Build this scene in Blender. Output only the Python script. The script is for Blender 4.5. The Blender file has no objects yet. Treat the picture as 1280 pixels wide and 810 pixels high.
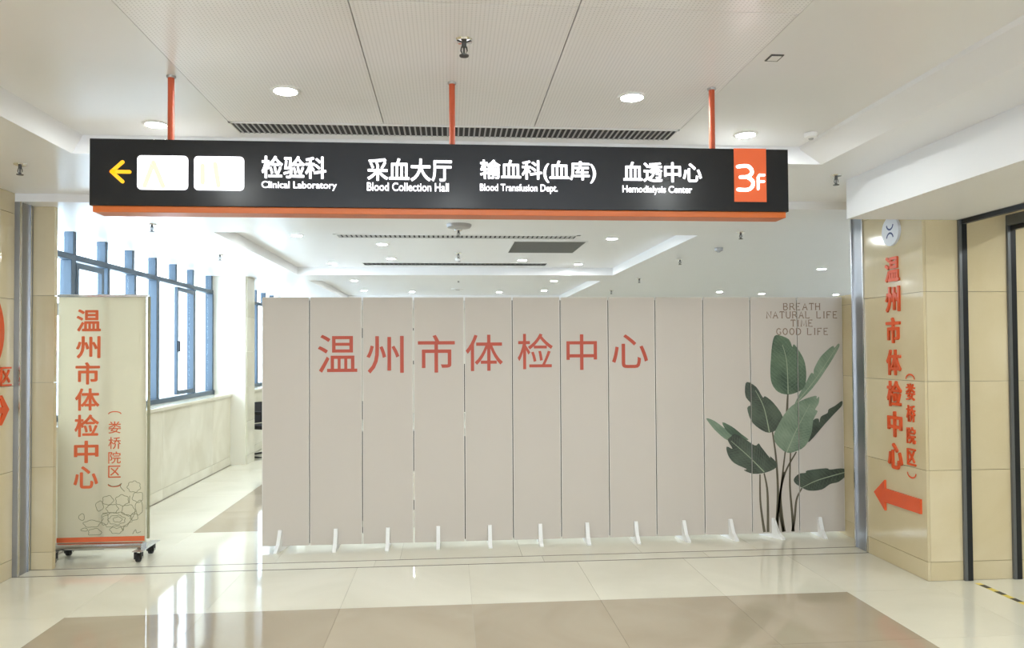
import bpy, bmesh, math, random
from mathutils import Matrix, Vector, Euler
random.seed(7)
SC = bpy.context.scene
COL = SC.collection

# ---------------------------------------------------------------- camera
F_PX = 950.0
yaw, pitch, roll = math.atan(78/F_PX), math.atan(20.5/F_PX), -0.006
cam_d = bpy.data.cameras.new('camera'); cam_d.sensor_width = 36.0; cam_d.sensor_fit = 'HORIZONTAL'
cam_d.lens = F_PX/1280*36.0; cam_d.shift_y = 14.0/1280; cam_d.clip_start = 0.05; cam_d.clip_end = 200
cam = bpy.data.objects.new('camera', cam_d); COL.objects.link(cam)
fw = Vector((math.sin(yaw)*math.cos(pitch), math.cos(yaw)*math.cos(pitch), math.sin(pitch)))
rt = Vector((math.cos(yaw), -math.sin(yaw), 0)); up = rt.cross(fw)
r2 = math.cos(roll)*rt + math.sin(roll)*up; u2 = -math.sin(roll)*rt + math.cos(roll)*up
cam.matrix_world = Matrix(((r2.x, u2.x, -fw.x, 0), (r2.y, u2.y, -fw.y, 0), (r2.z, u2.z, -fw.z, 1.6), (0, 0, 0, 1)))
SC.camera = cam

# ---------------------------------------------------------------- world, exposure
w = bpy.data.worlds.new('world'); SC.world = w; w.use_nodes = True
w.node_tree.nodes['Background'].inputs[0].default_value = (0.78, 0.88, 1.0, 1)
w.node_tree.nodes['Background'].inputs[1].default_value = 4.0
SC.view_settings.view_transform = 'Standard'; SC.view_settings.look = 'None'
SC.view_settings.gamma = 1.0; SC.view_settings.use_curve_mapping = False
SC.view_settings.exposure = 1.26
LAMP = 230.0          # radiance of the downlight diffusers

# ---------------------------------------------------------------- materials
def nodes(name):
    m = bpy.data.materials.new(name); m.use_nodes = True
    nt = m.node_tree; return m, nt, nt.nodes['Principled BSDF']
def plain(name, c, rough=0.5, metal=0.0, spec=0.5, coat=0.0, noise=0.0, nscale=6.0, bump=0.0, bscale=80.0):
    m, nt, b = nodes(name)
    b.inputs['Base Color'].default_value = (*c, 1); b.inputs['Roughness'].default_value = rough
    b.inputs['Metallic'].default_value = metal; b.inputs['Specular IOR Level'].default_value = spec
    b.inputs['Coat Weight'].default_value = coat; b.inputs['Coat Roughness'].default_value = 0.05
    tc = nt.nodes.new('ShaderNodeTexCoord')
    if noise:
        n = nt.nodes.new('ShaderNodeTexNoise'); n.inputs['Scale'].default_value = nscale; n.inputs['Detail'].default_value = 5
        nt.links.new(tc.outputs['Object'], n.inputs['Vector'])
        mr = nt.nodes.new('ShaderNodeMapRange'); mr.inputs[3].default_value = 1-noise; mr.inputs[4].default_value = 1+noise*0.6
        nt.links.new(n.outputs['Fac'], mr.inputs[0])
        mx = nt.nodes.new('ShaderNodeVectorMath'); mx.operation = 'SCALE'; mx.inputs[0].default_value = c
        nt.links.new(mr.outputs[0], mx.inputs['Scale']); nt.links.new(mx.outputs[0], b.inputs['Base Color'])
    if bump:
        n2 = nt.nodes.new('ShaderNodeTexNoise'); n2.inputs['Scale'].default_value = bscale
        nt.links.new(tc.outputs['Object'], n2.inputs['Vector'])
        bp = nt.nodes.new('ShaderNodeBump'); bp.inputs['Strength'].default_value = bump; bp.inputs['Distance'].default_value = 0.002
        nt.links.new(n2.outputs['Fac'], bp.inputs['Height']); nt.links.new(bp.outputs[0], b.inputs['Normal'])
    return m
def stone(name, c1, c2, rough=0.1, scale=1.3, spec=0.5, var=0.05):
    """polished stone: clouded base, soft veins, a little tint per slab"""
    m, nt, b = nodes(name); L = nt.links
    geo = nt.nodes.new('ShaderNodeNewGeometry')
    oi = nt.nodes.new('ShaderNodeObjectInfo')
    add = nt.nodes.new('ShaderNodeVectorMath'); add.operation = 'ADD'
    sc = nt.nodes.new('ShaderNodeVectorMath'); sc.operation = 'SCALE'; sc.inputs[0].default_value = (7, 3, 5)
    L.new(oi.outputs['Random'], sc.inputs['Scale']); L.new(geo.outputs['Position'], add.inputs[0]); L.new(sc.outputs[0], add.inputs[1])
    n = nt.nodes.new('ShaderNodeTexNoise'); n.inputs['Scale'].default_value = scale; n.inputs['Detail'].default_value = 8
    n.inputs['Distortion'].default_value = 0.8; L.new(add.outputs[0], n.inputs['Vector'])
    r = nt.nodes.new('ShaderNodeValToRGB'); r.color_ramp.elements[0].position = 0.35; r.color_ramp.elements[1].position = 0.68
    r.color_ramp.elements[0].color = (*c1, 1); r.color_ramp.elements[1].color = (*c2, 1); L.new(n.outputs['Fac'], r.inputs[0])
    n3 = nt.nodes.new('ShaderNodeTexNoise'); n3.inputs['Scale'].default_value = 260; L.new(add.outputs[0], n3.inputs['Vector'])
    m3 = nt.nodes.new('ShaderNodeMapRange'); m3.inputs[3].default_value = 0.96; m3.inputs[4].default_value = 1.04; L.new(n3.outputs['Fac'], m3.inputs[0])
    mr = nt.nodes.new('ShaderNodeMapRange'); mr.inputs[3].default_value = 1-var; mr.inputs[4].default_value = 1+var; L.new(oi.outputs['Random'], mr.inputs[0])
    mm = nt.nodes.new('ShaderNodeMath'); mm.operation = 'MULTIPLY'; L.new(m3.outputs[0], mm.inputs[0]); L.new(mr.outputs[0], mm.inputs[1])
    v = nt.nodes.new('ShaderNodeVectorMath'); v.operation = 'SCALE'; L.new(r.outputs[0], v.inputs[0]); L.new(mm.outputs[0], v.inputs['Scale'])
    L.new(v.outputs[0], b.inputs['Base Color'])
    b.inputs['Roughness'].default_value = rough; b.inputs['Specular IOR Level'].default_value = spec
    return m
def emit(name, c, s):
    m, nt, b = nodes(name)
    b.inputs['Base Color'].default_value = (*[min(1, x) for x in c], 1)
    b.inputs['Emission Color'].default_value = (*c, 1); b.inputs['Emission Strength'].default_value = s
    return m
def glassy(name, tint=(0.93, 0.97, 0.98), refl=0.10):
    m = bpy.data.materials.new(name); m.use_nodes = True; nt = m.node_tree; nt.nodes.clear(); L = nt.links
    o = nt.nodes.new('ShaderNodeOutputMaterial'); t = nt.nodes.new('ShaderNodeBsdfTransparent'); t.inputs[0].default_value = (*tint, 1)
    g = nt.nodes.new('ShaderNodeBsdfGlossy'); g.inputs['Roughness'].default_value = 0.02
    lw = nt.nodes.new('ShaderNodeLayerWeight'); lw.inputs[0].default_value = 0.5
    pw = nt.nodes.new('ShaderNodeMath'); pw.operation = 'POWER'; pw.inputs[1].default_value = 4; L.new(lw.outputs['Facing'], pw.inputs[0])
    fr = nt.nodes.new('ShaderNodeMapRange'); fr.inputs[3].default_value = 0.03; fr.inputs[4].default_value = 0.6; L.new(pw.outputs[0], fr.inputs[0])
    mx = nt.nodes.new('ShaderNodeMixShader'); L.new(fr.outputs[0], mx.inputs[0]); L.new(t.outputs[0], mx.inputs[1]); L.new(g.outputs[0], mx.inputs[2])
    L.new(mx.outputs[0], o.inputs[0]); return m
def perforated(name, c):
    """white enamel ceiling sheet with rows of small punched holes"""
    m, nt, b = nodes(name); L = nt.links
    tc = nt.nodes.new('ShaderNodeTexCoord'); v = nt.nodes.new('ShaderNodeTexVoronoi'); v.inputs['Randomness'].default_value = 0
    v.inputs['Scale'].default_value = 62; L.new(tc.outputs['Object'], v.inputs['Vector'])
    r = nt.nodes.new('ShaderNodeValToRGB'); r.color_ramp.elements[0].position = 0.16; r.color_ramp.elements[1].position = 0.24
    r.color_ramp.elements[0].color = (c[0]*.74, c[1]*.74, c[2]*.74, 1); r.color_ramp.elements[1].color = (*c, 1)
    L.new(v.outputs['Distance'], r.inputs[0]); L.new(r.outputs[0], b.inputs['Base Color'])
    b.inputs['Roughness'].default_value = 0.30; b.inputs['Specular IOR Level'].default_value = 0.6
    return m

M = dict(
    wall_tile=stone('cream wall stone', (0.60, 0.50, 0.31), (0.68, 0.59, 0.40), 0.10, 1.1, 0.55, 0.03),
    dado_tile=stone('cream dado stone', (0.66, 0.62, 0.48), (0.78, 0.75, 0.62), 0.10, 1.6, 0.55, 0.03),
    floor_tile=stone('cream floor stone', (0.72, 0.69, 0.57), (0.82, 0.79, 0.67), 0.055, 0.9, 0.6, 0.02),
    brown_tile=stone('taupe floor stone', (0.40, 0.33, 0.24), (0.48, 0.41, 0.31), 0.055, 1.2, 0.6, 0.025),
    grout=plain('grout', (0.36, 0.32, 0.25), 0.8, noise=0.1),
    plaster=plain('white plaster', (0.83, 0.83, 0.84), 0.45, spec=0.4, noise=0.03, nscale=2, bump=0.05),
    plaster_gloss=plain('white satin ceiling', (0.86, 0.86, 0.87), 0.28, spec=0.5, noise=0.02, nscale=2),
    cream_paint=plain('cream paint', (0.80, 0.77, 0.66), 0.5, noise=0.03, nscale=2, bump=0.05),
    perf=perforated('perforated enamel sheet', (0.92, 0.91, 0.93)),
    steel=plain('brushed steel', (0.62, 0.63, 0.65), 0.22, 1.0, noise=0.05, nscale=20),
    satin_steel=plain('satin steel cladding', (0.33, 0.34, 0.36), 0.30, 0.8, noise=0.04, nscale=8),
    chrome=plain('chrome', (0.75, 0.75, 0.74), 0.12, 1.0, noise=0.02),
    dark_steel=plain('dark steel', (0.10, 0.10, 0.10), 0.35, 0.8, noise=0.1),
    groove=plain('dark groove metal', (0.14, 0.12, 0.10), 0.4, 0.6, noise=0.1),
    black=plain('black anodised frame', (0.012, 0.014, 0.018), 0.35, 0.2, noise=0.1),
    grey_frame=plain('grey anodised frame', (0.16, 0.17, 0.18), 0.35, 0.6, noise=0.1),
    window_frame=plain('blue grey window frame', (0.06, 0.095, 0.135), 0.4, 0.1, noise=0.08),
    glass=glassy('window glass'),
    screen=plain('beige panel board', (0.575, 0.525, 0.47), 0.55, spec=0.3, noise=0.03, nscale=1.5, bump=0.04, bscale=200),
    screen_edge=plain('pale panel edging', (0.72, 0.69, 0.64), 0.4, noise=0.03),
    light_stop=plain('dark hinge gasket', (0.07, 0.055, 0.045), 0.6, noise=0.1),
    white_plastic=plain('white plastic', (0.85, 0.85, 0.84), 0.35, noise=0.02),
    red_print=plain('brick red print', (0.46, 0.062, 0.025), 0.5, noise=0.04, nscale=30),
    red_acrylic=plain('orange red acrylic', (0.72, 0.10, 0.028), 0.18, spec=0.5, noise=0.03, nscale=20),
    banner_red=plain('orange red banner ink', (0.72, 0.14, 0.045), 0.5, noise=0.04, nscale=30),
    brown_print=plain('brown print', (0.24, 0.16, 0.11), 0.6, noise=0.08, nscale=60),
    banner=plain('cream banner cloth', (0.74, 0.69, 0.55), 0.5, spec=0.3, noise=0.02, nscale=3, bump=0.05, bscale=300),
    ink=plain('olive line ink', (0.30, 0.29, 0.18), 0.6, noise=0.1, nscale=40),
    blue_ink=plain('navy ink', (0.03, 0.06, 0.20), 0.4, noise=0.05),
    logo_white=plain('white emblem plate', (0.72, 0.76, 0.82), 0.3, noise=0.02),
    sign_body=plain('charcoal sign enamel', (0.013, 0.0135, 0.015), 0.2, spec=0.32, noise=0.05),
    sign_orange=plain('orange sign enamel', (0.66, 0.15, 0.022), 0.35, noise=0.03),
    rod_orange=plain('orange rod enamel', (0.55, 0.09, 0.03), 0.4, noise=0.03),
    sign_white=emit('lit white acrylic', (0.96, 0.95, 1.0), 1.0),
    sign_yellow=emit('lit yellow acrylic', (1.0, 0.46, 0.01), 0.36),
    pale_yellow=emit('lit pale yellow acrylic', (0.92, 1.0, 0.42), 0.42),
    orange_lit=emit('lit orange plate', (0.80, 0.13, 0.03), 0.06),
    lamp=emit('lamp diffuser', (0.95, 1.0, 0.985), LAMP),
    vent_shade=plain('dark duct', (0.035, 0.035, 0.04), 0.8, noise=0.1),
    vent_slat=plain('grey vent slat', (0.42, 0.42, 0.43), 0.4, 0.3, noise=0.05),
    grille_slat=plain('dull grey grille slat', (0.20, 0.20, 0.19), 0.5, 0.2, noise=0.05),
    yellow_tape=plain('yellow tape', (0.75, 0.60, 0.12), 0.5, noise=0.1, nscale=30),
    black_tape=plain('black tape', (0.05, 0.045, 0.035), 0.5, noise=0.1),
    rubber=plain('black rubber', (0.015, 0.015, 0.015), 0.6, noise=0.1),
    mesh_black=plain('black upholstery', (0.02, 0.02, 0.025), 0.7, noise=0.2, nscale=60, bump=0.2),
    far_wall=plain('pale render', (0.75, 0.76, 0.76), 0.7, noise=0.06, nscale=1),
    far_trim=plain('blue grey render', (0.35, 0.42, 0.50), 0.7, noise=0.06),
)
def leafmat(name, dark, light):
    """printed leaf: fine side veins and cloudy tone, all flat ink"""
    m, nt, b = nodes(name); L = nt.links
    tc = nt.nodes.new('ShaderNodeTexCoord'); n = nt.nodes.new('ShaderNodeTexNoise'); n.inputs['Scale'].default_value = 5
    n.inputs['Detail'].default_value = 4; L.new(tc.outputs['Object'], n.inputs['Vector'])
    wv = nt.nodes.new('ShaderNodeTexWave'); wv.bands_direction = 'DIAGONAL'; wv.inputs['Scale'].default_value = 18; wv.inputs['Distortion'].default_value = 3
    L.new(tc.outputs['Object'], wv.inputs['Vector'])
    mx = nt.nodes.new('ShaderNodeMix'); mx.inputs[0].default_value = 0.07; L.new(n.outputs['Fac'], mx.inputs[2]); L.new(wv.outputs['Fac'], mx.inputs[3])
    r = nt.nodes.new('ShaderNodeValToRGB'); r.color_ramp.elements[0].position = 0.34; r.color_ramp.elements[1].position = 0.66
    r.color_ramp.elements[0].color = (*dark, 1); r.color_ramp.elements[1].color = (*light, 1)
    L.new(mx.outputs[0], r.inputs[0]); L.new(r.outputs[0], b.inputs['Base Color']); b.inputs['Roughness'].default_value = 0.6
    return m
M['leaf_mid'] = leafmat('mid green leaf ink', (0.05, 0.085, 0.055), (0.15, 0.22, 0.14))
M['leaf_dark'] = leafmat('dark green leaf ink', (0.035, 0.045, 0.035), (0.085, 0.115, 0.08))
M['leaf_light'] = leafmat('light green leaf ink', (0.13, 0.19, 0.13), (0.24, 0.31, 0.22))
M['rib_ink'] = plain('pale rib ink', (0.30, 0.36, 0.25), 0.6, noise=0.05)
M['vein_ink'] = dict(leaf_mid=plain('mid vein ink', (0.155, 0.22, 0.15), 0.6, noise=0.1), leaf_dark=plain('dark vein ink', (0.10, 0.13, 0.095), 0.6, noise=0.1), leaf_light=plain('light vein ink', (0.25, 0.32, 0.23), 0.6, noise=0.1))
M['stem_ink'] = plain('olive brown stem ink', (0.11, 0.095, 0.06), 0.6, noise=0.25, nscale=15)

# ---------------------------------------------------------------- helpers
def obj(name, bm, mat, parent=None, smooth=False):
    me = bpy.data.meshes.new(name)
    bmesh.ops.recalc_face_normals(bm, faces=bm.faces)
    if smooth:
        for f in bm.faces: f.smooth = True
        for e in bm.edges:
            if len(e.link_faces) == 2 and e.calc_face_angle(0) > 0.7: e.smooth = False
    bm.to_mesh(me); bm.free(); me.materials.append(mat)
    o = bpy.data.objects.new(name, me); COL.objects.link(o); o.parent = parent
    return o
def empty(name, loc=(0, 0, 0), rz=0.0):
    o = bpy.data.objects.new(name, None); o.empty_display_size = 0.1; COL.objects.link(o)
    o.location = loc; o.rotation_euler = (0, 0, rz); return o
def tag(o, label, cat, group=None):
    o['label'] = label; o['category'] = cat
    if group: o['group'] = group
    return o
def struct(o, label=None):
    o['kind'] = 'structure'
    if label: o['label'] = label
    return o
def bx(bm, x0, x1, y0, y1, z0, z1, bev=0.0):
    r = bmesh.ops.create_cube(bm, size=1.0, matrix=Matrix.Translation(((x0+x1)/2, (y0+y1)/2, (z0+z1)/2)) @ Matrix.Diagonal((abs(x1-x0), abs(y1-y0), abs(z1-z0), 1)))
    if bev:
        es = {e for v in r['verts'] for e in v.link_edges}
        bmesh.ops.bevel(bm, geom=list(es), offset=bev, segments=2, affect='EDGES', profile=0.6)
def box(name, x0, x1, y0, y1, z0, z1, mat, parent=None, bev=0.0, off=(0, 0, 0)):
    bm = bmesh.new(); bx(bm, x0-off[0], x1-off[0], y0-off[1], y1-off[1], z0-off[2], z1-off[2], bev)
    return obj(name, bm, mat, parent)
def prism(bm, pts, y0, y1):
    """polygon in XZ extruded along Y"""
    a = [bm.verts.new((x, y0, z)) for x, z in pts]; b = [bm.verts.new((x, y1, z)) for x, z in pts]
    bm.faces.new(a); bm.faces.new(b[::-1]); n = len(pts)
    for i in range(n): bm.faces.new((a[i], a[(i+1) % n], b[(i+1) % n], b[i]))
def tube(bm, pts, r, seg=10, cap=True):
    pts = [Vector(p) for p in pts]; rings = []
    for i, p in enumerate(pts):
        d = (pts[min(i+1, len(pts)-1)]-pts[max(i-1, 0)]).normalized()
        a = d.cross(Vector((0, 0, 1)) if abs(d.z) < 0.9 else Vector((1, 0, 0))).normalized(); b = d.cross(a)
        rr = r[i] if isinstance(r, (list, tuple)) else r
        rings.append([bm.verts.new(p + rr*(math.cos(t)*a + math.sin(t)*b)) for t in [2*math.pi*k/seg for k in range(seg)]])
    for A, B in zip(rings, rings[1:]):
        for k in range(seg): bm.faces.new((A[k], A[(k+1) % seg], B[(k+1) % seg], B[k]))
    if cap: bm.faces.new(rings[0][::-1]); bm.faces.new(rings[-1])
def lathe(bm, prof, seg=24, c=(0, 0, 0)):
    rings = []
    for r, z in prof:
        rings.append([bm.verts.new((c[0]+r*math.cos(t), c[1]+r*math.sin(t), c[2]+z)) for t in [2*math.pi*k/seg for k in range(seg)]])
    for A, B in zip(rings, rings[1:]):
        for k in range(seg): bm.faces.new((A[k], A[(k+1) % seg], B[(k+1) % seg], B[k]))
    bm.faces.new(rings[0][::-1]); bm.faces.new(rings[-1])
def ribbon(bm, pts, wd, y=0.0, closed=False):
    """flat printed line in XZ at depth y"""
    P = [Vector((p[0], p[1])) for p in pts]; n = len(P); L = []; R = []
    for i, p in enumerate(P):
        a = P[(i-1) % n] if closed or i > 0 else P[i]; b = P[(i+1) % n] if closed or i < n-1 else P[i]
        d = (b-a).normalized(); nn = Vector((-d.y, d.x)); ww = wd[i] if isinstance(wd, (list, tuple)) else wd
        L.append(bm.verts.new((p.x+nn.x*ww/2, y, p.y+nn.y*ww/2))); R.append(bm.verts.new((p.x-nn.x*ww/2, y, p.y-nn.y*ww/2)))
    for i in range(n if closed else n-1):
        j = (i+1) % n; bm.faces.new((L[i], L[j], R[j], R[i]))
def spline(pts, k=6, closed=False):
    """Catmull-Rom through 2D points"""
    out = []; n = len(pts)
    for i in range(n if closed else n-1):
        g = lambda j: Vector(pts[j % n] if closed else pts[max(0, min(n-1, j))])
        p0, p1, p2, p3 = g(i-1), g(i), g(i+1), g(i+2)
        for s in range(k):
            t = s/k; out.append(tuple(0.5*((2*p1)+(p2-p0)*t+(2*p0-5*p1+4*p2-p3)*t*t+(3*p1-p0-3*p2+p3)*t**3)))
    if not closed: out.append(tuple(pts[-1]))
    return out
def glyphs(name, body, cx, cz, wd, ht, depth, mat, parent, y=0.0, weight=0.0, space=1.0, rows=None):
    """text as a mesh in the parent's XZ plane, facing -Y, scaled into a wd x ht box centred on (cx, cz)"""
    cu = bpy.data.curves.new(name, 'FONT'); cu.body = body; cu.extrude = 0.5; cu.resolution_u = 4
    cu.space_character = space
    t = bpy.data.objects.new(name, cu); COL.objects.link(t)
    dg = bpy.context.evaluated_depsgraph_get(); me = bpy.data.meshes.new_from_object(t.evaluated_get(dg))
    bpy.data.objects.remove(t); bpy.data.curves.remove(cu)
    if weight:                      # a bolder cut: the outline swept round a small circle
        bm = bmesh.new(); bm.from_mesh(me); src = bm.faces[:]; n = 8
        for k in range(n):
            g = bmesh.ops.duplicate(bm, geom=list({v for f in src for v in f.verts})+list({e for f in src for e in f.edges})+src)
            a = 2*math.pi*k/n
            for e in g['geom']:
                if isinstance(e, bmesh.types.BMVert):
                    e.co.x += weight*math.cos(a); e.co.y += weight*math.sin(a); e.co.z *= 1-0.01*(k+1)
        bm.to_mesh(me); bm.free()
    xs = [v.co.x for v in me.vertices]; ys = [v.co.y for v in me.vertices]
    x0, x1, y0, y1 = min(xs), max(xs), min(ys), max(ys)
    for v in me.vertices:
        a, b, c = v.co
        v.co = (cx+((a-x0)/(x1-x0)-0.5)*wd, y-(c+0.5)*depth, cz+((b-y0)/(y1-y0)-0.5)*ht)
    me.materials.clear(); me.materials.append(mat); me.name = name
    o = bpy.data.objects.new(name, me); COL.objects.link(o); o.parent = parent
    return o
_tile = {}
def slab(name, parent, mat, x0, x1, y0, y1, z0, z1, gap=None):
    gap = gap or (0.0016 if name == 'floor_tile' else 0.003)
    """one stone slab with a hairline joint round it; alike slabs share their mesh"""
    dx, dy, dz = x1-x0, y1-y0, z1-z0
    key = (round(dx, 3), round(dy, 3), round(dz, 3), mat.name)
    if key not in _tile:
        bm = bmesh.new()
        ax = [dx, dy, dz]; th = ax.index(min(ax)); g = [gap]*3; g[th] = 0
        bx(bm, g[0]/2, dx-g[0]/2, g[1]/2, dy-g[1]/2, g[2]/2, dz-g[2]/2)
        me = bpy.data.meshes.new(name); bmesh.ops.recalc_face_normals(bm, faces=bm.faces); bm.to_mesh(me); bm.free(); me.materials.append(mat); _tile[key] = me
    o = bpy.data.objects.new(name, _tile[key]); COL.objects.link(o); o.parent = parent; o.location = (x0, y0, z0)
    return o
def cuts(a, b, step):
    n = max(1, round((b-a)/step)); return [a+(b-a)*i/n for i in range(n+1)]

XL, XR = -3.14, 3.28          # side walls of the front hall
YS0, YS1 = 5.77, 5.95         # shutter threshold
ZF, ZR, ZB, ZBR = 2.77, 2.88, 2.71, 2.82
YB = -6.5                     # far end of the hall behind the camera
YE, XE = 20.0, 9.0            # far ends of the rear hall

# ================================================================ floor
floor = struct(box('floor', -3.6, XE, YB, YE, -0.12, -0.006, M['grout']), 'polished cream stone floor with taupe inlays')
gx = cuts(-2.34, 2.61, 0.825)
for ys in (cuts(YB, 0.735, 0.9), cuts(0.735, 4.86, 0.825)):
    for y0, y1 in zip(ys, ys[1:]):
        slab('floor_tile', floor, M['floor_tile'], XL, gx[0], y0, y1, -0.006, 0)
        slab('floor_tile', floor, M['floor_tile'], gx[-1], XR, y0, y1, -0.006, 0)
        for x0, x1 in zip(gx, gx[1:]): slab('floor_tile', floor, M['brown_tile'], x0, x1, y0, y1, -0.006, 0)
xs = [XL]+gx+[XR]
for x0, x1 in zip(xs, xs[1:]):
    slab('floor_tile', floor, M['floor_tile'], x0, x1, 4.86, YS0-0.006, -0.006, 0)
xt = cuts(XL, XR, 1.28)
for x0, x1 in zip(xt, xt[1:]): slab('floor_tile', floor, M['floor_tile'], x0, x1, YS0+0.006, YS1-0.005, -0.006, 0)
g2 = [-3.12, -2.29]+cuts(-2.29, 3.41, 0.95)[1:]+cuts(3.41, 9.0, 0.93)[1:]
yb = [YS1+0.005, 7.03]+cuts(7.03, 16.0, 0.9)[1:]+cuts(16.0, YE, 1.0)[1:]
for j, (y0, y1) in enumerate(zip(yb, yb[1:])):
    for i, (x0, x1) in enumerate(zip(g2, g2[1:])):
        br = x0 > -2.3 and x0 < 3.3 and 7.0 < y0 < 15.5
        slab('floor_tile', floor, M['brown_tile'] if br else M['floor_tile'], x0, x1, y0, y1, -0.006, 0)
for x0, x1 in zip(cuts(XR, 6.2, 0.97), cuts(XR, 6.2, 0.97)[1:]):
    for y0, y1 in zip(cuts(1.4, 5.02, 0.9), cuts(1.4, 5.02, 0.9)[1:]):
        slab('floor_tile', floor, M['floor_tile'], x0, x1, y0, y1, -0.006, 0)
for k, y in enumerate((YS0, YS1)):
    struct(box('trim_%d' % (k+1), XL, XR, y-0.005, y+0.005, -0.006, 0.0008, M['groove']), 'dark metal strip of the shutter threshold in the floor')

# ================================================================ walls
ZJ = [0.0, 0.13, 0.76, 1.375, 2.0, 2.62, ZF]
def tiled(wall, axis, c, a0, a1, step, th=0.02, zj=ZJ, side=1, mat=None, zmax=None):
    """slabs on a wall; axis 'x': wall plane x=c running along y; 'y': plane y=c running along x; side = way the face looks"""
    cs = cuts(a0, a1, step)
    for p, q in zip(cs, cs[1:]):
        for z0, z1 in zip(zj, zj[1:]):
            if zmax and z0 >= zmax: continue
            z1 = min(z1, zmax) if zmax else z1
            lo, hi = (c-th, c) if side > 0 else (c, c+th)
            if axis == 'x': slab('wall_tile', wall, mat or M['wall_tile'], lo, hi, p, q, z0, z1)
            else: slab('wall_tile', wall, mat or M['wall_tile'], p, q, lo, hi, z0, z1)
wl = struct(box('wall_left', XL-0.30, XL-0.02, YB, YS0, 0, ZF, M['grout']), 'cream stone wall at the left of the front hall')
tiled(wl, 'x', XL, -0.6, YS0, 0.91, side=1)
tiled(wl, 'x', XL, YB, -0.6, 1.9, side=1)
# left jamb beyond the shutter guide
jl = struct(box('wall_left_jamb', XL-0.29, -2.972, YS1+0.02, 5.992, 0, ZB, M['grout']), 'stone jamb behind the left shutter guide')
ZJB = [0.0, 0.13, 0.76, 1.39, 2.04, ZB]
tiled(jl, 'y', YS1, XL, -2.95, 1, side=-1, zj=ZJB); tiled(jl, 'x', -2.95, YS1+0.02, 5.992, 1, side=1, zj=ZJB)
g = struct(box('trim_3', XL-0.30, XL+0.035, YS0, YS1, 0, ZB, M['satin_steel']), 'steel clad shutter guide at the left')
box('guide_lip', XL+0.035, XL+0.045, YS0+0.0, YS0+0.012, 0, ZB, M['steel'], g); box('guide_lip', XL+0.035, XL+0.045, YS1-0.05, YS1-0.035, 0, ZB, M['steel'], g)
# right pier
wr = struct(box('wall_right', XR+0.02, XR+0.30, 5.04, YS0, 0, ZB, M['grout']), 'cream stone pier with red lettering at the right')
tiled(wr, 'x', XR, 5.02, YS0-0.0, 0.8, side=-1)
# side-room wall that faces the camera
ws = struct(box('wall_side_room', XR+0.30, 6.2, 5.04, 5.25, 0, ZB, M['grout']), 'cream stone wall behind the dark door posts')
cs = [XR+0.02, 3.90, 4.7, 5.5, 6.2]
for p, q in zip(cs, cs[1:]): tiled(ws, 'y', 5.02, p, q, 5, side=-1)
g = struct(box('trim_4', XR+0.001, XR+0.30, YS0, YS1, 0, ZB, M['satin_steel']), 'steel clad shutter guide at the right')
box('guide_lip', XR-0.012, XR+0.001, YS0, YS0+0.012, 0, ZB, M['steel'], g); box('guide_lip', XR-0.012, XR+0.001, YS1-0.015, YS1, 0, ZB, M['steel'], g)
wg = struct(box('wall_wing', 3.42, 3.56, YS1, 6.50, 0, 2.05, M['grout']), 'low tiled wing at the right end of the screen')
tiled(wg, 'x', 3.40, YS1, 6.50, 0.9, side=-1, zj=[0, 0.13, 0.76, 1.375, 1.985, 2.07])
# solid right wall nearer the camera and side room shell
wn = struct(box('wall_right_near', XR+0.02, XR+0.30, YB, 1.4, 0, ZF, M['grout']), 'stone wall beside the camera')
tiled(wn, 'x', XR, YB, 1.4, 1.0, side=-1)
struct(box('wall_side_end', 6.2, 6.4, 1.2, 5.25, 0, ZF, M['cream_paint']))
struct(box('wall_side_near', 3.58, 6.4, 1.2, 1.4, 0, ZF, M['cream_paint']))
struct(box('wall_behind_pier', 3.58, XE, 5.27, 5.5, 0, ZF, M['plaster']))
# bulkhead over the side opening
bm = bmesh.new(); bx(bm, 2.735, 3.535, YB, 5.019, 2.50, ZF+0.02)
struct(obj('ceiling_bulkhead', bm, M['plaster']), 'white boxed bulkhead running along the right side')
# hall behind the camera: glazed front wall
we = struct(box('wall_back', XL, XR, YB-0.2, YB, 0, 0.35, M['plaster']))
box('lintel', XL, XR, YB-0.2, YB, 2.6, ZF, M['plaster'], we)
for x in (-3.07, -1.5, 0.05, 1.6, 3.2): box('mullion', x-0.05, x+0.05, YB-0.15, YB-0.05, 0.35, 2.6, M['grey_frame'], we)
# rear hall walls
wd = struct(box('wall_rear_left', -3.62, XL-0.02, 5.992, YE, 0, 0.98, M['grout']), 'stone dado under the left windows')
cs = cuts(5.992, 11.3, 0.86)
for p, q in zip(cs, cs[1:]): tiled(wd, 'x', XL, p, q, 2, side=1, zj=[0.0, 0.12, 0.98], mat=M['dado_tile'])
cs = cuts(11.75, 16.9, 0.86)
for p, q in zip(cs, cs[1:]): tiled(wd, 'x', XL, p, q, 2, side=1, zj=[0.0, 0.12, 0.98], mat=M['dado_tile'])
wc = struct(box('wall_column', -3.62, -2.93, 11.22, 11.66, 0, ZB, M['cream_paint']), 'cream painted column between the window bays')
tiled(wc, 'x', -2.91, 11.24, 11.66, 1, side=1, zj=[0, 0.13, 0.62, 1.12, 1.62, 2.12, ZB], mat=M['dado_tile'])
struct(box('wall_rear_end_left', -3.62, XL, 16.9, YE, 0.98, ZB, M['cream_paint']))
struct(box('wall_rear_end', -3.62, XE, YE, YE+0.2, 0, 2.9, M['cream_paint']))
struct(box('wall_rear_right', XE, XE+0.2, 5.5, YE, 0, 2.9, M['plaster']))
struct(box('wall_rear_jamb', -3.62, XL-0.30, 5.0, 6.2, 0, ZB, M['plaster']))

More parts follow.
